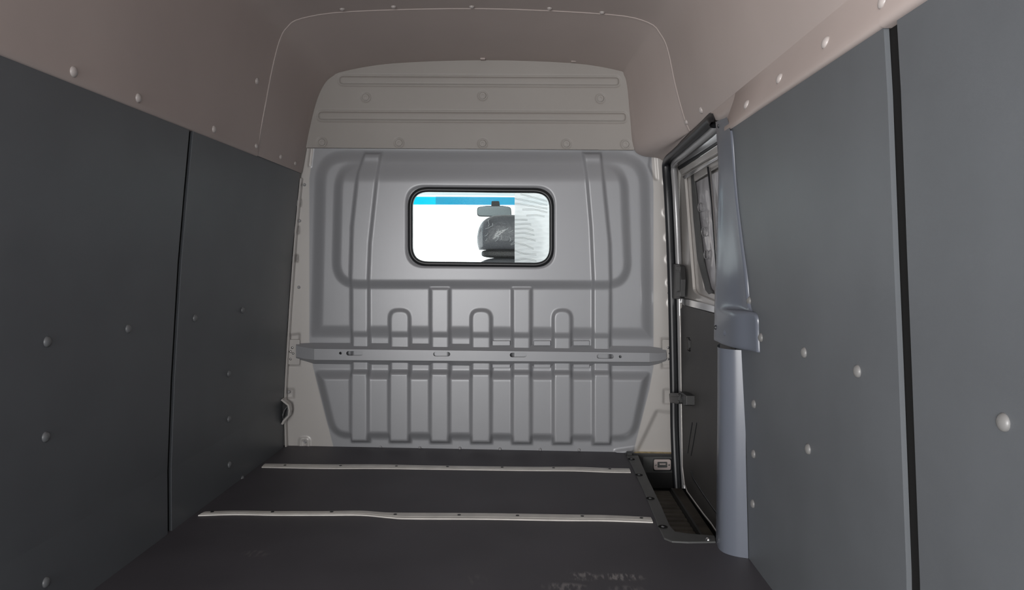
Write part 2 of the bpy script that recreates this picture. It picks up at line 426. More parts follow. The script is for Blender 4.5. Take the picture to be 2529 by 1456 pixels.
for k, (a, c) in ends.items():
    bot = 1093+(a-866)*0.012
    if k in (1, 7):
        t0, t1 = (899, 948) if k == 1 else (1434, 1487)
        m0, m1 = (884, 940) if k == 1 else (1442, 1492)
        pl = [(t0, 374), (t1, 374), (m1, 440), (((m1+c)/2-6) if k == 1 else c-3, 600), (c, 720), (c, bot), (a, bot), (a, 700), ((a+4) if k == 1 else a-6, 560), (m0, 430)]
    elif k in (3, 5):
        pl = [(a, 706), (c, 706), (c, bot), (a, bot)]
    else:
        pl = round_poly([(a, 760), (c, 760), (c, bot), (a, bot)], [26, 26, 0, 0], 6)
    rib(pl, 0.011)
# recess round the window
H -= 0.008*bulge(round_poly([(1003, 457), (1372, 460), (1372, 664), (1003, 661)], 48, 8), GX, GY, 9)
def add(poly, h, w):
    global H
    H = H+h*bulge(poly, GX, GY, w)
def ring(cx, cy, rx, ry, h=0.0028):
    global H
    d = np.sqrt(((GX-cx)/rx)**2+((GY-cy)/ry)**2)
    H = H+h*np.exp(-((d-1)/0.28)**2)
for cx, cy in ((1648, 448), (1647, 524), (1652, 586), (1654, 640), (1656, 698), (1659, 748)): ring(cx, cy, 9, 10)
for cx, cy in ((737, 500), (732, 567), (729, 637)): add([(cx-14, cy-10), (cx+8, cy-10), (cx+8, cy+10), (cx-14, cy+10)], -0.010, 4)
add([(765, 362), (775, 362), (769, 413), (760, 413)], 0.006, 4)
add([(1604, 380), (1622, 380), (1627, 446), (1616, 446), (1600, 410)], -0.005, 5)
add(round_poly([(736, 1125), (736, 1076), (768, 1076), (768, 1125)], [0, 12, 12, 0]), 0.006, 7)
add(round_poly([(742, 1125), (742, 1083), (761, 1083), (761, 1125)], [0, 8, 8, 0]), -0.005, 5)
add([(700, 826), (742, 820), (742, 905), (700, 905)], -0.007, 6)
add([(700, 957), (728, 957), (728, 985), (700, 985)], -0.007, 6)
add(round_poly([(1636, 958), (1680, 958), (1680, 1000), (1636, 1000)], 8), -0.008, 6)
add([(1632, 832), (1680, 832), (1680, 912), (1632, 912)], -0.007, 6)
add(round_poly([(1619, 1008), (1690, 1016), (1690, 1140), (1555, 1140)], [14, 0, 0, 0]), -0.012, 12)
# pinched lip at the foot of the panel on the right
add([(1515, 1108), (1570, 1100), (1570, 1130), (1515, 1130)], 0.012, 10)
V = []
ny, nx = GX.shape
a0, ax_, ay_ = P(0, 0, 'Y', YBK), None, None
for j in range(ny):
    for i in range(nx):
        p = P(xs[i], ys[j], 'Y', YBK); V.append((p[0], YBK-H[j, i], p[2]))
wind = sdf(WIN, GX, GY)
panel_zone = sdf([(776, 360), (1608, 360), (1614, 470), (1614, 905), (1604, 960), (1566, 1108), (1548, 1140), (834, 1140), (824, 1105), (773, 905), (764, 840), (764, 440)], GX, GY)
top_line = 366.0
Fc = []; mi = []
for j in range(ny-1):
    for i in range(nx-1):
        if max(wind[j, i], wind[j+1, i+1], wind[j, i+1], wind[j+1, i]) < -1: continue
        yb = np.interp(xs[i], [705, 825, 832, 1200, 1515, 1545, 1562, 1700], [1101, 1109, 1112, 1117, 1121, 1126, 1120, 1126])
        if ys[j] > yb: continue
        Fc.append((j*nx+i, (j+1)*nx+i, (j+1)*nx+i+1, j*nx+i+1)); mi.append(0 if panel_zone[j, i] < 0 else 1)
sheet = mesh('pressed_steel_sheet', V, Fc, STEEL, front, True)
att = sheet.data.attributes.new('paint_zone', 'FLOAT', 'POINT'); att.data.foreach_set('value', panel_zone.ravel().astype(np.float32))
# one sheet, two paints: silver on the pressed panel, white on the body flange around it
SH = STEEL.copy(); SH.name = 'bulkhead_paint'; sheet.data.materials[0] = SH
nt = SH.node_tree; bb = nt.nodes['Principled BSDF']
for l in list(bb.inputs['Base Color'].links): nt.links.remove(l)
at = nt.nodes.new('ShaderNodeAttribute'); at.attribute_name = 'paint_zone'
mr_ = nt.nodes.new('ShaderNodeMapRange'); mr_.inputs[1].default_value = -1.2; mr_.inputs[2].default_value = 1.2; nt.links.new(at.outputs['Fac'], mr_.inputs[0])
mx_ = nt.nodes.new('ShaderNodeMix'); mx_.data_type = 'RGBA'; mx_.inputs[6].default_value = (0.30, 0.305, 0.32, 1); mx_.inputs[7].default_value = (0.47, 0.45, 0.43, 1)
nt.links.new(mr_.outputs[0], mx_.inputs[0]); nt.links.new(mx_.outputs[2], bb.inputs['Base Color'])
# screws along the foot and on the side flanges
scr = lathe_mesh('screw', [(0.0072, -0.001), (0.0072, 0.001), (0.006, 0.002), (0.0055, 0.005), (0.003, 0.0055), (0.003, 0.003), (0, 0.003)], 14)
copies('screw', scr, BODYG, front, [P(x, y, 'Y', YBK-0.001) for x, y in ((940, 1104), (1037, 1105), (1136, 1106), (1235, 1108), (1334, 1109), (1430, 1110), (752, 456), (740, 545), (738, 709), (714, 967), (754, 1090), (1645, 470), (1649, 565), (1652, 723))], (0, -1, 0))
# fill below the sheet (behind the floor edge)
box('sill_filler', (-1.16, YBK+0.004, -0.2), (0.72, YBK+0.02, -0.012), BLACKP, front)

box('sealant_bead', tuple(P(1566, 1122, 'Y', YBK-0.006)), (P(1664, 1122, 'Y', YBK-0.006)[0], YBK+0.01, P(1600, 1116, 'Y', YBK)[2]), mat('yellow_sealant', (0.55, 0.43, 0.22), 0.5, mottle=(40, 0.25)), front)
# ---- window in the bulkhead
window = thing('window_1', P(1188, 562, 'Y', YBK), kind='structure')
ctr = round_poly([(1014, 468), (1362, 471), (1362, 654), (1014, 650)], 44, 10)
path = [P(x, y, 'Y', YBK-0.030) for x, y in ctr]
sweep('rubber_seal', path, [(-0.010, 0.0), (-0.009, -0.008), (-0.002, -0.012), (0.006, -0.010), (0.013, -0.003), (0.0135, 0.020), (-0.006, 0.020), (-0.010, 0.012)], (0, 1, 0), BLACK, window, True)
slab('pane', [tuple(P(x, y, 'Y', YBK-0.024)[[0, 2]]) for x, y in ctr], lambda u, v, d: (u, YBK-0.024+d, v), 0.004, GLASS, window)

# ---- beam across the bulkhead
def rowz(pts, x): return float(np.interp(x, [p[0] for p in pts], [p[1] for p in pts]))
YF = 3.362
def bz(px, py, y): return P(px, py, 'Y', y)
beam = thing('crossbeam', P(1190, 875, 'Y', YF), 'silver steel crossbeam with four slots bolted across the bulkhead below the window', 'beam')
fx = [776, 1604]
topl = [(776, 861), (1205, 866), (1604, 871)]; botl = [(776, 888), (1205, 891), (1604, 893)]
outer = [tuple(P(x, rowz(topl, x), 'Y', YF)[[0, 2]]) for x in (776, 1205, 1604)]+[tuple(P(x, rowz(botl, x), 'Y', YF)[[0, 2]]) for x in (1604, 1205, 776)]
def pill(cx, cy, hw, hh, n=7):
    o_ = []
    for k in range(n+1): a_ = -math.pi/2+math.pi*k/n; o_.append((cx+hw-hh+hh*math.cos(a_), cy+hh*math.sin(a_)))
    for k in range(n+1): a_ = math.pi/2+math.pi*k/n; o_.append((cx-hw+hh+hh*math.cos(a_), cy+hh*math.sin(a_)))
    return [tuple(P(x, y, 'Y', YF)[[0, 2]]) for x, y in o_]
holes = [pill(876, 872, 21, 5.6), pill(1091, 874, 21, 5.6), pill(1280, 876, 21, 5.6), pill(1495, 879.5, 21, 5.6), pill(841, 871.5, 3.6, 3.59), pill(1532, 880, 3.6, 3.59)]
slab('front_face', outer, lambda u, v, d: (u, YF+d, v), 0.004, STEEL, beam, holes)
# wrap-round skin: bottom lip, top, ends folding back to the flange
st = [(731, 853, 880, 3.380, 848, 886), (750, 857, 885, 3.370, 847, 890), (776, 861, 888, YF, 846, 898), (1205, 866, 891, YF, 849, 903), (1604, 871, 893, YF, 855, 903), (1626, 872, 891, 3.370, 858, 898), (1646, 870, 886, 3.380, 861, 892)]
rows = []
for x, t0, b0, yf, tb, bb in st:
    rows.append([P(x, tb, 'Y', 3.396), P(x, t0-2.0, 'Y', yf+0.006), P(x, t0, 'Y', yf)])
gridmesh('top_flange', rows, STEEL, beam)
rows = []
for x, t0, b0, yf, tb, bb in st:
    rows.append([P(x, b0, 'Y', yf), P(x, b0+1.5, 'Y', yf+0.008), P(x, bb, 'Y', 3.396)])
gridmesh('bottom_flange', rows, STEEL, beam)
for sel in (st[:3], st[4:]):
    gridmesh('end_bracket', [[P(x, t0, 'Y', yf), P(x, b0, 'Y', yf)] for x, t0, b0, yf, tb, bb in sel], STEEL, beam)
for (x0, x1) in ((712, 740), (1636, 1662)):
    slab('mounting_plate', [tuple(P(x, y, 'Y', 3.392)[[0, 2]]) for x, y in round_poly([(x0, 838), (x1, 838), (x1, 900), (x0, 900)], 4, 3)], lambda u, v, d: (u, 3.392+d, v), 0.004, BODY, beam, bevel=0.001)
bolt = lathe_mesh('bolt', [(0.006, 0), (0.006, 0.002), (0.004, 0.005), (0, 0.0055)], 12)
copies('bolt', bolt, CHROME, beam, [P(x, y, 'Y', 3.392) for x, y in ((722, 858), (718, 868), (724, 872), (718, 886), (1650, 858), (1654, 872), (1650, 886))], (0, -1, 0))
# little tabs the beam is welded down with between the ribs
for x0, x1 in ((1216, 1260), (1270, 1304), (1318, 1360), (1372, 1404), (1416, 1456), (1466, 1500)):
    for ya, yb in ((841, 853), (899, 908)):
        slab('weld_tab', [tuple(P(x, y, 'Y', 3.386)[[0, 2]]) for x, y in ((x0, ya), (x1, ya), (x1, yb), (x0, yb))], lambda u, v, d: (u, 3.386+d, v), 0.012, STEEL, beam, bevel=0.002)

# ---- upper partition panel
YP = 3.378
upper = thing('partition_panel', P(1160, 364, 'Y', YP), 'beige grey moulded plastic panel with two long raised ribs above the steel bulkhead', 'wall panel')
outl = catmull([(756, 364), (763, 330), (770, 300), (785, 245), (803, 208), (822, 190), (852, 177), (970, 158), (1190, 150), (1410, 157), (1525, 175), (1540, 186), (1548, 215), (1555, 290), (1563.5, 369.5)], 4)
outl = [(p[0], p[1]) for p in outl]
ux = np.arange(750, 1568, 2.0); uy = np.arange(146, 371, 1.6)
UX, UY = np.meshgrid(ux, uy)
UH = np.zeros(UX.shape)
for pl in ([(836, 186), (1531, 189), (1531, 213.5), (836, 210)], [(784, 273.5), (1548, 277), (1548, 302), (784, 298)]):
    pp = round_poly(pl, 12, 6); d = sdf(pp, UX, UY)
    UH += 0.004*sm(-d/7)-0.005*np.exp(-((d+0.5)/2.4)**2)
for cx, cy in ((903, 240), (1192, 236), (1483, 243), (795, 351), (985, 352.5), (1192, 354), (1399, 355), (1545, 356)):
    d = np.hypot(UX-cx, UY-cy); UH -= 0.004*np.exp(-((d-10)/2.2)**2)
so = sdf(outl, UX, UY)
V = []; Fc = []; uny, unx = UX.shape
for j in range(uny):
    for i in range(unx):
        p = P(ux[i], uy[j], 'Y', YP); V.append((p[0], YP-UH[j, i], p[2]))
for j in range(uny-1):
    for i in range(unx-1):
        if so[j, i] > 5 or (uy[j] > 363+(ux[i]-757)*0.0075): continue
        Fc.append((j*unx+i, (j+1)*unx+i, (j+1)*unx+i+1, j*unx+i+1))
mesh('moulded_sheet', V, Fc, PANELP, upper, True)
capm = lathe_mesh('push_pin', [(0.0155, -0.002), (0.0155, 0.0015), (0.0135, 0.003), (0.011, 0.0018), (0.006, 0.0032), (0, 0.0035)], 20)
copies('push_pin', capm, PANELP, upper, [P(x, y, 'Y', YP) for x, y in ((903, 240), (1192, 236), (1483, 243), (795, 351), (985, 352.5), (1192, 354), (1399, 355), (1545, 356))], (0, -1, 0))
# lower edge and clips along the top
sweep('lower_edge', [P(757, 364, 'Y', YP), P(1160, 366.5, 'Y', YP), P(1564, 369.5, 'Y', YP)], [(-0.001, -0.002), (0.001, -0.002), (0.001, 0.018), (-0.001, 0.018)], (0, 1, 0), PANELP, upper, smooth=False)
for x, y in ((972, 154), (1193, 149.5), (1416, 155.5)):
    c = P(x, y, 'Y', YP); box('retaining_clip', (c[0]-0.011, YP-0.03, c[2]-0.002), (c[0]+0.011, YP-0.004, c[2]+0.006), LINER, upper, 0.001)

# ================================================================== SLIDING DOOR OPENING
XD = 0.685
door = thing('door_1', (XD, 2.9, -0.1), kind='structure')
def dx_(x0):
    return lambda u, v, d: (x0+d, u, v)
def dpts(px, x0): return [tuple(P(x, y, 'X', x0)[[1, 2]]) for x, y in px]
# outer skin closing the doorway
box('outer_skin', (0.76, 2.05, -0.22), (0.77, 3.5, 1.5), BODYG, door)
# painted frame of the door with the window cut through
frame_o = [(1660, 372), (1790, 265), (1830, 265), (1830, 790), (1795, 777), (1700, 752), (1682, 748), (1668, 735), (1664, 640)]
frame_h = round_poly([(1690, 432), (1800, 372), (1800, 758), (1712, 722)], [14, 0, 0, 22], 5)
slab('window_frame', dpts(frame_o, XD), dx_(XD), 0.012, BODY, door, [dpts(frame_h, XD)], bevel=0.002)
reveal_h = round_poly([(1708, 452), (1800, 395), (1800, 742), (1738, 715)], [10, 0, 0, 16], 5)
slab('inner_reveal', dpts([(1683, 425), (1806, 362), (1806, 764), (1708, 730)], XD+0.013), dx_(XD+0.013), 0.01, BODY, door, [dpts(reveal_h, XD+0.013)], bevel=0.002)
slab('weatherstrip', dpts([(1706, 432), (1712, 430), (1722, 520), (1735, 640), (1752, 712), (1760, 722), (1750, 726), (1742, 716), (1722, 640), (1712, 540)], XD+0.011), dx_(XD+0.011), 0.006, SILL, door)
# crumpled protective film in the window and the stamped outer sheet behind it
slab('stamped_sheet', dpts([(1680, 410), (1830, 340), (1830, 790), (1700, 740)], XD+0.035), dx_(XD+0.035), 0.003, BODY, door)
fr = []
fy = np.linspace(2.55, 3.28, 26); fz = np.linspace(0.72, 1.22, 30)
for z in fz:
    fr.append([(XD+0.022+0.003*math.sin(9*y+21*z)*math.sin(13*z+5*y)+0.0012*math.sin(70*y+5*math.sin(9*z)), y, z) for y in fy])
gridmesh('protective_film', fr, FILMP, door)
for k, (xa, xb) in enumerate(((1748, 1768), (1752, 1771))):
    sweep('window_channel', [P(xa+k*2, 412+3*k, 'X', XD-0.004), P((xa+xb)/2, 500, 'X', XD-0.004), P(xb, 640, 'X', XD-0.004), P(xb+5, 720, 'X', XD-0.004)], [(-0.003, -0.003), (0.003, -0.003), (0.003, 0.003), (-0.003, 0.003)], (1, 0, 0), BLACK if k == 0 else CHROME, door)
for cx, cy in ((1729, 512), (1738, 572), (1744, 628)):
    sweep('press_ring', [P(cx+5*math.cos(a_), cy+11*math.sin(a_), 'X', XD+0.016) for a_ in np.linspace(0, 2*math.pi, 17)[:-1]], [(-0.0015, -0.002), (0.0015, -0.002), (0.0015, 0.002), (-0.0015, 0.002)], (1, 0, 0), BODYG, door, True)
# top rail pieces of the frame
def rail(name, pts, x0, m, t=0.012): return slab(name, dpts(pts, x0), dx_(x0), t, m, door, bevel=0.002)
rail('top_rail', [(1664, 380), (1690, 355), (1780, 290), (1780, 345), (1676, 408), (1670, 420)], XD-0.012, BODYG)
rail('top_rail_groove', [(1672, 412), (1780, 341), (1780, 350), (1676, 420)], XD-0.014, BLACK, 0.004)
rail('header_bar', [(1676, 421), (1780, 352), (1780, 372), (1682, 431)], XD-0.016, BODY)
rail('header_lip', [(1684, 436), (1780, 382), (1780, 388), (1690, 442)], XD-0.014, CHROME, 0.006)
# bright waist strip and the dark card below it
rail('waist_strip', [(1683, 736), (1700, 738), (1800, 764), (1800, 782), (1690, 754), (1680, 748)], XD-0.010, CHROME)
card_px = [(1681, 762), (1690, 754), (1800, 784), (1840, 1420), (1800, 1400), (1762, 1300), (1740, 1272), (1702, 1222), (1692, 1198), (1686, 1150), (1684, 1000)]
pull = dpts(round_poly([(1695, 831), (1706, 834), (1706, 870), (1697, 864)], 3, 3), XD-0.012)
card = slab('door_card', dpts(card_px, XD-0.012), dx_(XD-0.012), 0.014, CARD, door, [pull])
slab('pull_recess', dpts([(1692, 828), (1709, 830), (1709, 874), (1692, 868)], XD-0.003), dx_(XD-0.003), 0.002, BLACK, door)
slab('pull_grip', dpts(round_poly([(1699, 838), (1703, 839), (1703, 860), (1699, 858)], 1.5, 3), XD-0.016), dx_(XD-0.016), 0.008, BLACKP, door)
for pts in (((1710, 1043), (1704, 1080), (1699, 1118)), ((1721, 1044), (1714, 1085), (1707, 1124))):
    sweep('card_groove', [P(x, y, 'X', XD-0.012) for x, y in pts], [(-0.002, -0.002), (0.002, -0.002), (0.002, 0.002), (-0.002, 0.002)], (1, 0, 0), BLACK, door)
sweep('card_crease', [P(x, y, 'X', XD-0.012) for x, y in ((1708, 1165), (1713, 1180), (1735, 1215), (1765, 1258), (1790, 1290))], [(-0.004, -0.003), (0.004, -0.003), (0.002, 0.003), (-0.002, 0.003)], (1, 0, 0), BLACK, door)
sweep('edge_trim', [P(x, y, 'X', XD-0.010) for x, y in ((1683, 748), (1680, 765), (1681, 850), (1683, 1000), (1685, 1100), (1687, 1160), (1691, 1192), (1698, 1213), (1720, 1243), (1740, 1270), (1758, 1292), (1775, 1318))], [(-0.0035, -0.004), (0.0035, -0.004), (0.0035, 0.004), (-0.0035, 0.004)], (1, 0, 0), BODY, door)

# rubber seal round the doorway
spts = [(1672, 1205), (1668, 1130), (1665, 1050), (1664, 960), (1662, 860), (1660, 760), (1657, 660), (1653, 560), (1649, 480), (1645, 425), (1645, 402), (1652, 388), (1668, 374), (1700, 345), (1730, 318), (1750, 298), (1757, 293), (1762, 297), (1766, 306)]
spath = []
for i, (x, y) in enumerate(catmull(spts, 3)):
    z = float(P(x, y, 'Y', 3.3)[2])
    spath.append(wall_hit(x, y, [(-0.2, 0.668), (0, 0.663), (0.35, 0.655), (0.7, 0.643), (1.0, 0.630), (1.2, 0.615), (1.4, 0.603)]))
sk = thing('door_seal', spath[0], 'black rubber seal running round the sliding door opening', 'seal')
sweep('main_lip', spath, [(-0.016, 0.000), (-0.014, -0.012), (-0.004, -0.018), (0.006, -0.014), (0.010, -0.004), (0.018, -0.006), (0.026, 0.0), (0.026, 0.016), (-0.012, 0.02)], (1, 0, 0), BLACK, sk)
# inner jamb between the seal and the door
sweep('grey_carrier', [Vector(p)+Vector((0.022, 0, 0)) for p in spath], [(0.0, -0.004), (-0.030, -0.004), (-0.030, 0.02), (0.0, 0.02)], (1, 0, 0), BODYG, sk)

# latch cover on the front edge of the door
def plate(name, pts, x0, t, m, par, bv=0.002): return slab(name, dpts(pts, x0), dx_(x0), t, m, par, bevel=bv)
lt = thing('latch_cover', P(1670, 695, 'X', 0.640), 'black latch cover with grey insert on the door seal beside the bulkhead window height', 'latch')
plate('housing', round_poly([(1657, 650), (1680, 654), (1682, 690), (1680, 736), (1662, 738), (1658, 725)], 4, 3), 0.640, 0.02, BLACKP, lt)
plate('insert', [(1669, 671), (1677, 671), (1677, 718), (1670, 721)], 0.637, 0.004, SILL, lt)
plate('upper_jaw', [(1669, 657), (1679, 658), (1679, 668), (1669, 667)], 0.6375, 0.004, SILL, lt)
plate('lower_jaw', [(1669, 723), (1679, 721), (1679, 731), (1669, 733)], 0.6375, 0.004, SILL, lt)
gd = thing('door_guide', P(1673, 983, 'X', 0.640), 'black plastic door guide block clipped across the seal low on the door edge', 'bracket')
plate('block', round_poly([(1652, 970), (1676, 970), (1676, 997), (1654, 994)], 3, 3), 0.632, 0.04, BLACKP, gd)
plate('upper_tooth', [(1655, 973), (1674, 973), (1674, 979), (1655, 979)], 0.627, 0.006, BLACKP, gd)
plate('lower_tooth', [(1656, 988), (1674, 988), (1674, 995), (1656, 993)], 0.627, 0.006, BLACKP, gd)
plate('hook', [(1676, 966), (1686, 970), (1695, 976), (1695, 1000), (1687, 1001), (1684, 985), (1676, 980)], 0.640, 0.035, BLACKP, gd)

# ================================================================== STEP WELL
ZS = -0.15
well = thing('step_well', (0.59, 2.85, ZS), 'dusty black ribbed entry step sunk inside the sliding door', 'step')
slab('tread_plate', [(0.455, 2.29), (0.76, 2.29), (0.76, 3.36), (0.455, 3.36)], lambda u, v, d: (u, v, ZS-d), 0.02, BLACKH, well)
slab('front_riser', [(0.455, -0.2), (0.70, -0.2), (0.70, 0.004), (0.455, 0.004)], lambda u, v, d: (u, 3.352+d, v), 0.02, BLACKP, well)
slab('rear_riser', [(0.455, -0.2), (0.76, -0.2), (0.76, -0.013), (0.455, -0.013)], lambda u, v, d: (u, 2.300-d, v), 0.008, BLACKP, well)
slab('side_riser', [(2.30, -0.2), (3.352, -0.2), (3.352, -0.014), (2.30, -0.014)], lambda u, v, d: (0.492-d, u, v), 0.008, BLACKP, well)
rb = bpy.data.meshes.new('tread_rib')
rb.from_pydata([(0, -0.016, 0), (0.15, -0.016, 0), (0.15, 0.016, 0), (0, 0.016, 0), (0.003, -0.013, 0.012), (0.147, -0.013, 0.012), (0.147, 0.013, 0.012), (0.003, 0.013, 0.012)], [], [(0, 1, 5, 4), (1, 2, 6, 5), (2, 3, 7, 6), (3, 0, 4, 7), (4, 5, 6, 7)]); rb.materials.append(DIRTY)
for k in range(19):
    o = bpy.data.objects.new('tread_rib', rb); COL.objects.link(o); o.parent = well
    o.location = Vector((0.496, 2.36+k*0.050, ZS))-Vector(ORIG[well.name])
sweep('kick_rail', [(0.65, 2.33, ZS+0.02), (0.65, 2.8, ZS+0.02), (0.65, 3.25, ZS+0.02)], [(-0.004, -0.02), (0.004, -0.02), (0.004, 0.012), (-0.004, 0.012)], (0, 0, 1), SILL, well, smooth=False)
slab('outer_ledge', [(0.655, 2.31), (0.70, 2.31), (0.70, 3.28), (0.655, 3.28)], lambda u, v, d: (u, v, ZS+0.022-d), 0.02, DIRTY, well)
# dome screw heads in the well
hd = lathe_mesh('screw_head', [(0.009, -0.003), (0.008, 0.004), (0.004, 0.008), (0, 0.009)], 12)
copies('screw_head', hd, CHROME, well, [P(1666, 1201, 'Y', 3.345), P(1749, 1333, 'Z', 0.004)], (0, -0.6, 0.8))

# sill plate along the floor edge
sp = [(1548, 1124), (1576, 1124), (1600, 1180), (1632, 1245), (1655, 1298), (1668, 1312), (1700, 1317), (1765, 1322), (1768, 1337), (1700, 1338), (1660, 1336), (1640, 1328), (1626, 1300), (1606, 1250), (1585, 1200), (1562, 1152)]
spw = [tuple(P(x, y, 'Z', 0.004)[:2]) for x, y in sp]
sill = thing('sill_plate', (spw[6][0], spw[6][1], 0), 'dark grey plastic sill plate with bolt recesses edging the floor beside the step', 'sill')
slab('plate', spw, lambda u, v, d: (u, v, 0.005-d), 0.019, SILL, sill, bevel=0.002)
slab('end_block', [tuple(P(x, y, 'Y', 3.34)[[0, 2]]) for x, y in ((1548, 1116), (1561, 1116), (1562, 1128), (1548, 1128))], lambda u, v, d: (u, 3.33+d, v), 0.03, BLACKP, sill, bevel=0.002)
rc = lathe_mesh('bolt_recess', [(0.0155, 0.0), (0.0155, 0.0008), (0.013, 0.0012), (0.012, 0.0006), (0, 0.0006)], 20)
copies('bolt_recess', rc, BLACKH, sill, [P(x, y, 'Z', 0.0056) for x, y in ((1559, 1133), (1578, 1172), (1606, 1230), (1637, 1300))], (0, 0, 1))
bh = lathe_mesh('bolt_head', [(0.006, 0.0), (0.005, 0.002), (0, 0.0024)], 8)
copies('bolt_head', bh, CAPD, sill, [P(x, y, 'Z', 0.006) for x, y in ((1559, 1133), (1578, 1172), (1606, 1230), (1637, 1300))], (0, 0, 1))

# step lamp
def ypts(px, y): return [tuple(P(a_, c_, 'Y', y)[[0, 2]]) for a_, c_ in px]
def yslab(name, px, y, t, m, par, bv=0.0, holes=()): return slab(name, ypts(px, y), lambda u, v, d: (u, y+d, v), t, m, par, [ypts(h, y) for h in holes], bevel=bv)
lamp = thing('step_lamp', P(1636, 1147, 'Y', 3.345), 'small rectangular step lamp with pinkish lens below the bulkhead by the door', 'lamp')
yslab('bezel', round_poly([(1613, 1132), (1659, 1132), (1659, 1163), (1613, 1163)], 5, 4), 3.344, 0.008, BLACK, lamp, 0.001)
yslab('lens', round_poly([(1615, 1134), (1657, 1134), (1657, 1160), (1615, 1160)], 5, 4), 3.337, 0.008, LENS, lamp, 0.001)
yslab('bulb_window', round_poly([(1624, 1140), (1648, 1140), (1648, 1154), (1624, 1154)], 2, 3), 3.334, 0.004, SILL, lamp, 0.001)
yslab('filament_bar', [(1629, 1144), (1644, 1144), (1644, 1147), (1629, 1147)], 3.331, 0.004, LENS, lamp)
copies('screw', lathe_mesh('screw', [(0.004, 0), (0.003, 0.002), (0, 0.0025)], 10), CHROME, lamp, [P(x, 1147.5, 'Y', 3.336) for x in (1619.5, 1652.5)], (0, -1, 0))
yslab('backing_recess', round_poly([(1588, 1128), (1664, 1128), (1664, 1166), (1590, 1166)], 4, 3), 3.3495, 0.002, SILL, lamp)

# ================================================================== FLOOR STRIPS
def strip(top, bot, label, marks):
    T = [P(x, y, 'Z', 0.004) for x, y in catmull(top, 5)]; Bo = [P(x, y, 'Z', 0.004) for x, y in catmull(bot, 5)]
    r = thing('metal_strip', tuple((T[len(T)//2]+Bo[len(Bo)//2])/2*np.array([1, 1, 0])), label, 'floor strip', 'white metal strips across the floor')
    rows = []
    for f, z in ((0, 0.0), (0.02, 0.0028), (0.2, 0.0034), (0.24, 0.0042), (0.68, 0.0042), (0.72, 0.0030), (0.8, 0.0030), (0.83, 0.0038), (0.96, 0.0034), (1, 0)):
        rows.append([(a_[0]*(1-f)+c_[0]*f, a_[1]*(1-f)+c_[1]*f, z) for a_, c_ in zip(T, Bo)])
    gridmesh('strip_profile', rows, ALU, r, False)
    me = lathe_mesh('screw', [(0.0062, 0.0), (0.0058, 0.0009), (0.003, 0.0004), (0, 0.0003)], 12)
    copies('screw', me, BLACK, r, [P(x, y, 'Z', 0.0045) for x, y in marks], (0, 0, 1))
    return r
strip([(655, 1143), (800, 1145), (930, 1145), (1080, 1148), (1300, 1151), (1420, 1151), (1500, 1154), (1554, 1155)],
      [(646, 1152), (800, 1155), (930, 1155), (1080, 1157), (1300, 1160), (1420, 1161), (1500, 1164), (1558, 1165)],
      'white ridged metal strip across the floor, the farther one close to the bulkhead',
      [(704, 1148), (841, 1149), (979, 1150), (1105, 1151.5), (1240, 1153), (1367, 1154.5), (1506, 1157)])
strip([(508, 1261), (580, 1259), (680, 1260), (800, 1260), (890, 1259), (950, 1263), (1010, 1264), (1200, 1265), (1380, 1268), (1500, 1270), (1607, 1275)],
      [(489, 1271), (580, 1268.5), (680, 1270), (800, 1270), (890, 1270), (960, 1276), (1010, 1279), (1200, 1280), (1380, 1283), (1500, 1284), (1613, 1288)],
      'white ridged metal strip across the floor, the nearer and longer of the two',
      [(524, 1263), (673, 1263), (819, 1263), (976, 1269), (1134, 1270.5), (1278, 1272), (1438, 1273.5), (1584, 1278)])

# ================================================================== PILLAR TRIMS
lp = thing('lower_pillar_trim', (0.62, 2.22, 0), 'lower slate blue curved pillar cover standing on the floor beside the door', 'pillar trim')
foot = [P(x, y, 'Z', 0.0) for x, y in ((1768, 1331), (1770, 1342), (1776, 1355), (1790, 1365), (1816, 1373), (1848, 1378))]
foot = [np.array([0.62, foot[0][1]+0.03, 0])]+catmull(foot, 4)
rows = []
def foot_at(z):
    dxw = prof_x(PR, z)-prof_x(PR, 0)
    out = []
    for i, p in enumerate(foot):
        k = i/(len(foot)-1)
        sh = dxw*k+0.012*sm(np.array((z-0.3)/0.3))*k*k-0.012*(1-k)*z
        out.append((p[0]+float(sh), p[1], z))
    return out
for z in np.linspace(0, 0.62, 16): rows.append(foot_at(z))
gridmesh('curved_cover', rows, PILLAR, lp)
up = thing('upper_pillar_trim', (0.61, 2.22, 0.58), 'upper slate blue pillar cover with belt anchor socket between door and right wall', 'pillar trim')
def up_row(y, xs_, ydep, ys_=None):
    r = []
    for i, (x, yd_) in enumerate(zip(xs_, ydep)):
        yy = y if ys_ is None else ys_[i]
        yl = wall_hit(xs_[-1], ys_[-1], PR, -0.003)[1]
        yd_ = 2.34+(yd_-2.34)*(2.34-yl)/(2.34-ydep[-1])
        if i >= 2: yd_ = min(yd_, wall_hit(x, yy, PR, -0.006)[1])
        r.append(tuple(P(x, yy, 'Y', yd_)))
    return r
YS = [2.34, 2.31, 2.29, 2.265, 2.235, 2.20, 2.17]
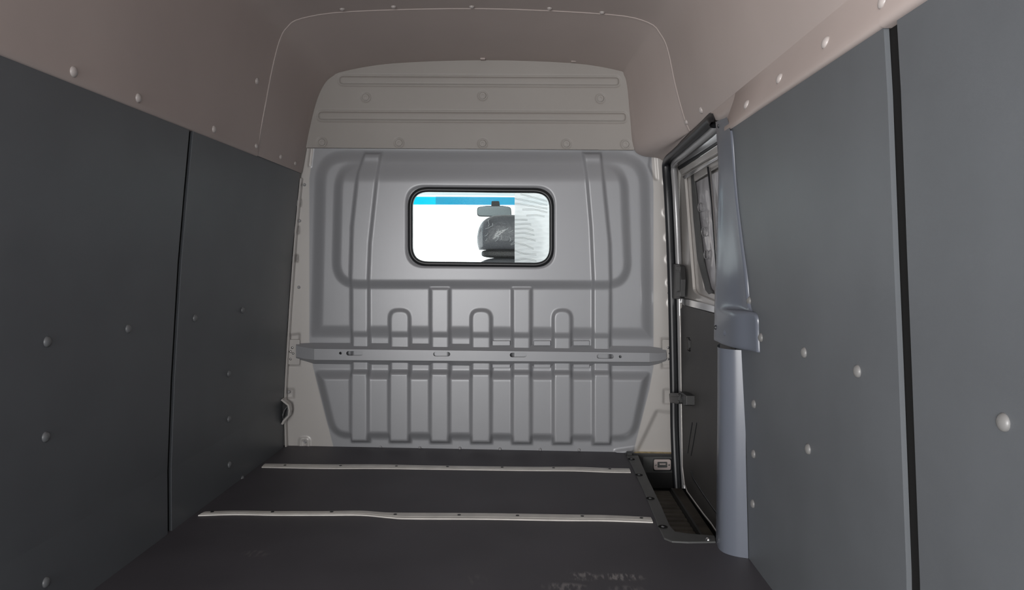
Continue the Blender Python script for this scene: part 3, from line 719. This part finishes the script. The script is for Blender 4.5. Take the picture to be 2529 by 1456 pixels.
U = [
 # y-left..y-right, x columns
 ((300, 300, 295, 292, 290, 302, 322), (1767, 1770, 1780, 1789, 1795, 1799, 1803), YS),
 ((340, 340, 340, 340, 340, 340, 345), (1770, 1773, 1783, 1793, 1798, 1801, 1806), YS),
 ((420,)*7, (1774, 1777, 1786, 1794, 1800, 1806, 1811), YS),
 ((500,)*7, (1772, 1775, 1784, 1792, 1801, 1810, 1818), YS),
 ((600,)*7, (1769, 1772, 1780, 1790, 1802, 1817, 1830), YS),
 ((680,)*7, (1767, 1770, 1778, 1788, 1803, 1824, 1841), YS),
 ((735,)*7, (1765, 1768, 1776, 1787, 1804, 1828, 1846), YS),
 ((758, 758, 758, 758, 760, 762, 764), (1764, 1767, 1775, 1786, 1804, 1832, 1852), YS),
 ((772, 772, 770, 768, 767, 768, 772), (1764, 1767, 1775, 1787, 1808, 1842, 1862), [2.34, 2.31, 2.28, 2.24, 2.19, 2.15, 2.13]),
 ((790, 790, 788, 786, 784, 783, 786), (1764, 1767, 1775, 1788, 1812, 1848, 1868), [2.34, 2.31, 2.27, 2.22, 2.16, 2.12, 2.10]),
 ((820, 820, 820, 820, 820, 820, 822), (1763, 1766, 1775, 1789, 1814, 1850, 1869), [2.34, 2.31, 2.27, 2.22, 2.16, 2.12, 2.10]),
 ((838, 839, 843, 849, 856, 862, 866), (1763, 1766, 1775, 1789, 1816, 1852, 1871), [2.34, 2.31, 2.27, 2.22, 2.16, 2.12, 2.10]),
 ((839, 841, 845, 851, 858, 864, 868), (1765, 1768, 1777, 1791, 1818, 1853, 1871), [2.345, 2.32, 2.285, 2.24, 2.19, 2.15, 2.12]),
]
rows = [up_row(None, x, yd_, y) for y, x, yd_ in U]
# smooth the rows along the column
cols = list(zip(*rows)); cs = [catmull(c, 4) for c in cols]
rows2 = [[tuple(p) for p in catmull([cs[c][r] for c in range(len(cs))], 3)] for r in range(len(cs[0]))]
# return flange to the wall
rows2 = [[tuple(np.array(r[0])+np.array([0.03, 0.02, 0]))]+r+[tuple(np.array(r[-1])+np.array([0.010, 0.0, 0]))] for r in rows2]
gridmesh('moulded_cover', rows2, PILLAR, up)
# belt anchor socket and screws
sc0 = P(1812, 823, 'Y', 2.150)
tube = lathe_mesh('anchor_socket', [(0.014, -0.03), (0.014, 0.012), (0.012, 0.014), (0.010, 0.013), (0.009, -0.004), (0, -0.004)], 20)
copies('anchor_socket', tube, PILLAR, up, [sc0], (0.35, -0.9, 0.02))
sk_ = lathe_mesh('screw', [(0.008, -0.001), (0.008, 0.0015), (0.005, 0.002), (0.004, 0.0005), (0, 0.0005)], 14)
copies('screw', sk_, BLACK, up, [P(1778, 311, 'Y', 2.285), P(1770, 808, 'Y', 2.285)], (-0.6, -0.8, 0))

# ================================================================== FOLDED BRACKET beside the left wall
br = thing('folded_bracket', P(705, 1040, 'Y', 3.345), 'folded metal bracket with diamond opening between left wall lining and bulkhead', 'bracket')
YK = 3.345
sweep('outer_flange', [P(x, y, 'Y', YK) for x, y in ((697, 985), (703, 990), (714, 999), (716, 1012), (714, 1025), (702, 1038), (698, 1046))], [(-0.004, -0.012), (0.004, -0.012), (0.004, 0.02), (-0.004, 0.02)], (0, 1, 0), BODY, br, smooth=False)
sweep('inner_loop', [P(x, y, 'Y', YK-0.01) for x, y in ((711, 1002), (703, 1012), (699, 1024), (701, 1034), (711, 1024), (712, 1012))], [(-0.0022, -0.006), (0.0022, -0.006), (0.0022, 0.006), (-0.0022, 0.006)], (0, 1, 0), CHROME, br, True, False)
slab('cavity_shade', ypts([(698, 988), (713, 1000), (714, 1024), (698, 1042)], YK+0.012), lambda u, v, d: (u, YK+0.012+d, v), 0.004, BLACK, br)  # black plate put in as the shade inside the bracket opening
# painted rim of the body pillar showing past the lining board
rim = [P(x, y, 'Y', 3.374) for x, y in ((706, 1104), (704, 1040), (704, 980), (706, 930), (711, 850), (716, 760), (724, 650), (731, 560), (737, 500), (743, 440))]
sweep('pillar_rim', rim, [(-0.003, -0.002), (0.003, -0.002), (0.003, 0.02), (-0.003, 0.02)], (0, 1, 0), BODY, front, smooth=False)

# ================================================================== CAB BEHIND THE WINDOW
YW = 4.70
ws = thing('window_2', P(1190, 560, 'Y', YW), kind='structure')
yslab('pane', [(700, 505), (1900, 512), (1900, 800), (700, 800)], YW, 0.006, GLASS, ws)
yslab('tint_band', [(700, 483), (1900, 491), (1900, 507), (700, 504)], YW, 0.006, TINT, ws)
cr = slab('cab_ceiling', [(-1.2, 3.5), (1.2, 3.5), (1.2, YW+0.02), (-1.2, YW+0.02)], lambda u, v, d: (u, v, 1.292+d), 0.02, WHITEV, None)
tag(cr, kind='structure')
vis = yslab('sun_visor', [(1076, 483), (1290, 487), (1290, 508), (1176, 508), (1168, 512), (1160, 512), (1150, 505), (1076, 504)], 4.55, 0.004, VISOR, None)
tag(vis, 'translucent smoky sun visor still in film, hanging at the top of the windscreen', 'sun visor')
mr = thing('rear_view_mirror', P(1222, 500, 'Y', 4.5), 'rear view mirror with dark stem hanging in the cab behind the window', 'mirror')
mo = round_poly([(1178, 511), (1200, 508), (1242, 508), (1262, 511), (1264, 536), (1178, 534)], [8, 3, 3, 8, 8, 8], 4)
yslab('shell', mo, 4.507, 0.03, BLACKP, mr, 0.004)
mc = np.mean(np.array(mo), axis=0)
yslab('mirror_glass', [tuple(mc+(np.array(p)-mc)*np.array([0.965, 0.88])) for p in mo], 4.500, 0.008, MIRROR, mr)
yslab('stem', round_poly([(1214, 496), (1233, 496), (1235, 512), (1213, 512)], 3, 3), 4.53, 0.03, BLACKP, mr, 0.003)
# seat with wrapped headrest
ch = P(1262, 585, 'Y', 3.95)
seat = thing('front_seat', (ch[0], 3.95, 0.12), 'grey front seat with plastic wrapped headrest seen through the bulkhead window', 'seat')
def superblob(name, c, hx, hy, hz, e, m, par, n1=40, n2=28):
    rows = []
    for i in range(n2+1):
        v = -math.pi/2+math.pi*i/n2; r = []
        for j in range(n1):
            u = 2*math.pi*j/n1
            f = lambda t, e_: math.copysign(abs(t)**e_, t)
            r.append((c[0]+hx*f(math.cos(v), e)*f(math.cos(u), e), c[1]+hy*f(math.cos(v), e)*f(math.sin(u), e), c[2]+hz*f(math.sin(v), e)))
        rows.append(r)
    return gridmesh(name, rows, m, par, closeu=True)
hc = P(1262, 579, 'Y', 3.95)
hp = catmull([(1184, 617), (1180, 604), (1179, 585), (1184, 562), (1195, 545), (1212, 535), (1235, 531), (1280, 531), (1315, 536), (1334, 552), (1342, 580), (1342, 604), (1338, 617)], 3)
hw = [tuple(P(x, y, 'Y', 3.95)[[0, 2]]) for x, y in hp]; hm = np.mean(np.array(hw), axis=0)
rows = []
for k, (sc_, yo) in enumerate(((0.0, -0.062), (0.5, -0.060), (0.8, -0.052), (0.93, -0.038), (1.0, -0.015), (1.0, 0.02), (0.9, 0.05), (0.0, 0.055))):
    rows.append([(hm[0]+(u-hm[0])*sc_, 3.95+yo, hm[1]+(v-hm[1])*sc_) for u, v in hw])
gridmesh('headrest', rows, FABRIC, seat, closeu=True)
superblob('headrest_base', (hc[0]+0.01, 3.95, P(1262, 627, 'Y', 3.95)[2]), 0.166, 0.05, 0.023, 0.5, BLACKP, seat)
box('seat_base', (hc[0]-0.18, 3.86, 0.12), (hc[0]+0.24, 4.32, 0.40), BLACKP, seat, 0.02)
superblob('cushion', (hc[0]+0.03, 4.10, 0.42), 0.25, 0.25, 0.08, 0.45, FABRIC, seat)
tag(box('cab_floor', (-1.15, 3.46, 0.06), (1.15, 4.72, 0.12), FLOORM), kind='structure')
superblob('backrest', (hc[0]+0.03, 3.96, 0.56), 0.25, 0.08, 0.335, 0.45, FABRIC, seat)
# crumpled clear wrap standing off the headrest
rows = []
for t in np.linspace(0, 1, 12):
    y_ = 545+t*98; xl = 1183-8*t-26*t*t
    rows.append([tuple(P(xl+4*math.sin(9*t), y_, 'Y', 3.92)), tuple(P(xl+12, y_+2, 'Y', 3.90)), tuple(P(1192, y_+1, 'Y', 3.885))])
gridmesh('clear_wrap', rows, FILM, seat)
# white translucent sheet behind the right part of the window
rows = []
for t in np.linspace(0, 1, 90):
    y_ = 440+t*260; r = []
    for s_ in np.linspace(0, 1, 30):
        x_ = 1271+s_*190
        wave = 0.004*max(0, math.sin((y_+14*math.sin(s_*3.1+y_*0.01)-9*s_)*0.52))**6*(1 if s_ < 0.62+0.1*math.sin(y_*0.09) else 0.35)
        r.append(tuple(P(x_, y_, 'Y', 3.62)+np.array([0, -wave*2.2, 0])))
    rows.append(r)
shf = gridmesh('white_sheet', rows, FILMW, None)
tag(shf, 'white rippled translucent plastic sheet behind the right part of the bulkhead window', 'plastic sheet')

# lines along the white sheet's folds, their shade put into the grey
FOLD = mat('fold_shade_grey', (0.30, 0.30, 0.30), 0.4, 0, 0.5)
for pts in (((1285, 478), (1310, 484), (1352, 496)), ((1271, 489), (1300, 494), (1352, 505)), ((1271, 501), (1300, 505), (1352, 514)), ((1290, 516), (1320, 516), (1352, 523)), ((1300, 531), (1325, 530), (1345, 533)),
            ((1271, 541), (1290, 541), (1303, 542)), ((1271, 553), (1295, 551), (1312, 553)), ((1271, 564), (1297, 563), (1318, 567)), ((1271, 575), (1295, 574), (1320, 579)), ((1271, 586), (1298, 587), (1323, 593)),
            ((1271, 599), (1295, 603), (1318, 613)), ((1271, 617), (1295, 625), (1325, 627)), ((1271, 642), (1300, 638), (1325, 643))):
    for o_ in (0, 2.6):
        sweep('fold_shade_line', [P(p[0], p[1]+o_, 'Y', 3.605) for p in catmull(pts, 5)], [(-0.0007, -0.0012), (0.0007, -0.0012), (0.0006, 0.0012), (-0.0006, 0.0012)], (0, 1, 0), FOLD, shf)

BAG = mat('glossy_wrap_fold', (0.42, 0.44, 0.45), 0.2, 0, 0.6)
random.seed(11)
for k in range(16):
    x0, y0 = random.uniform(1192, 1262), random.uniform(545, 605); a_ = random.uniform(-1.4, -0.35); L = random.uniform(8, 24)
    pts = [(x0+L*t*math.cos(a_)+2*math.sin(5*t), y0+L*t*math.sin(a_)) for t in (0, 0.33, 0.66, 1)]
    pts = [p for p in pts if 1186 < p[0] < 1330 and p[1] > 540]
    if len(pts) > 2:
        sweep('wrap_fold', [P(x, y, 'Y', 3.888) for x, y in pts], [(-0.0011, -0.002), (0.0011, -0.002), (0.0011, 0.014), (-0.0011, 0.014)], (0, 1, 0), BAG, seat)
# door pillar behind the bulkhead edge, and the lip of the liner over the door seal
box('front_pillar', (0.655, 3.425, -0.22), (0.78, 3.445, 1.92), BODY, door)
gridmesh('seal_lip', [[(e0[0]+0.0005, y_, e0[1]+0.002), (e0[0]+0.006, y_, e0[1]-0.010), (e0[0]+0.022, y_, e0[1]-0.020)] for y_ in (YA+0.02, 2.7, 2.6, 2.48)], LINER, side_liner)
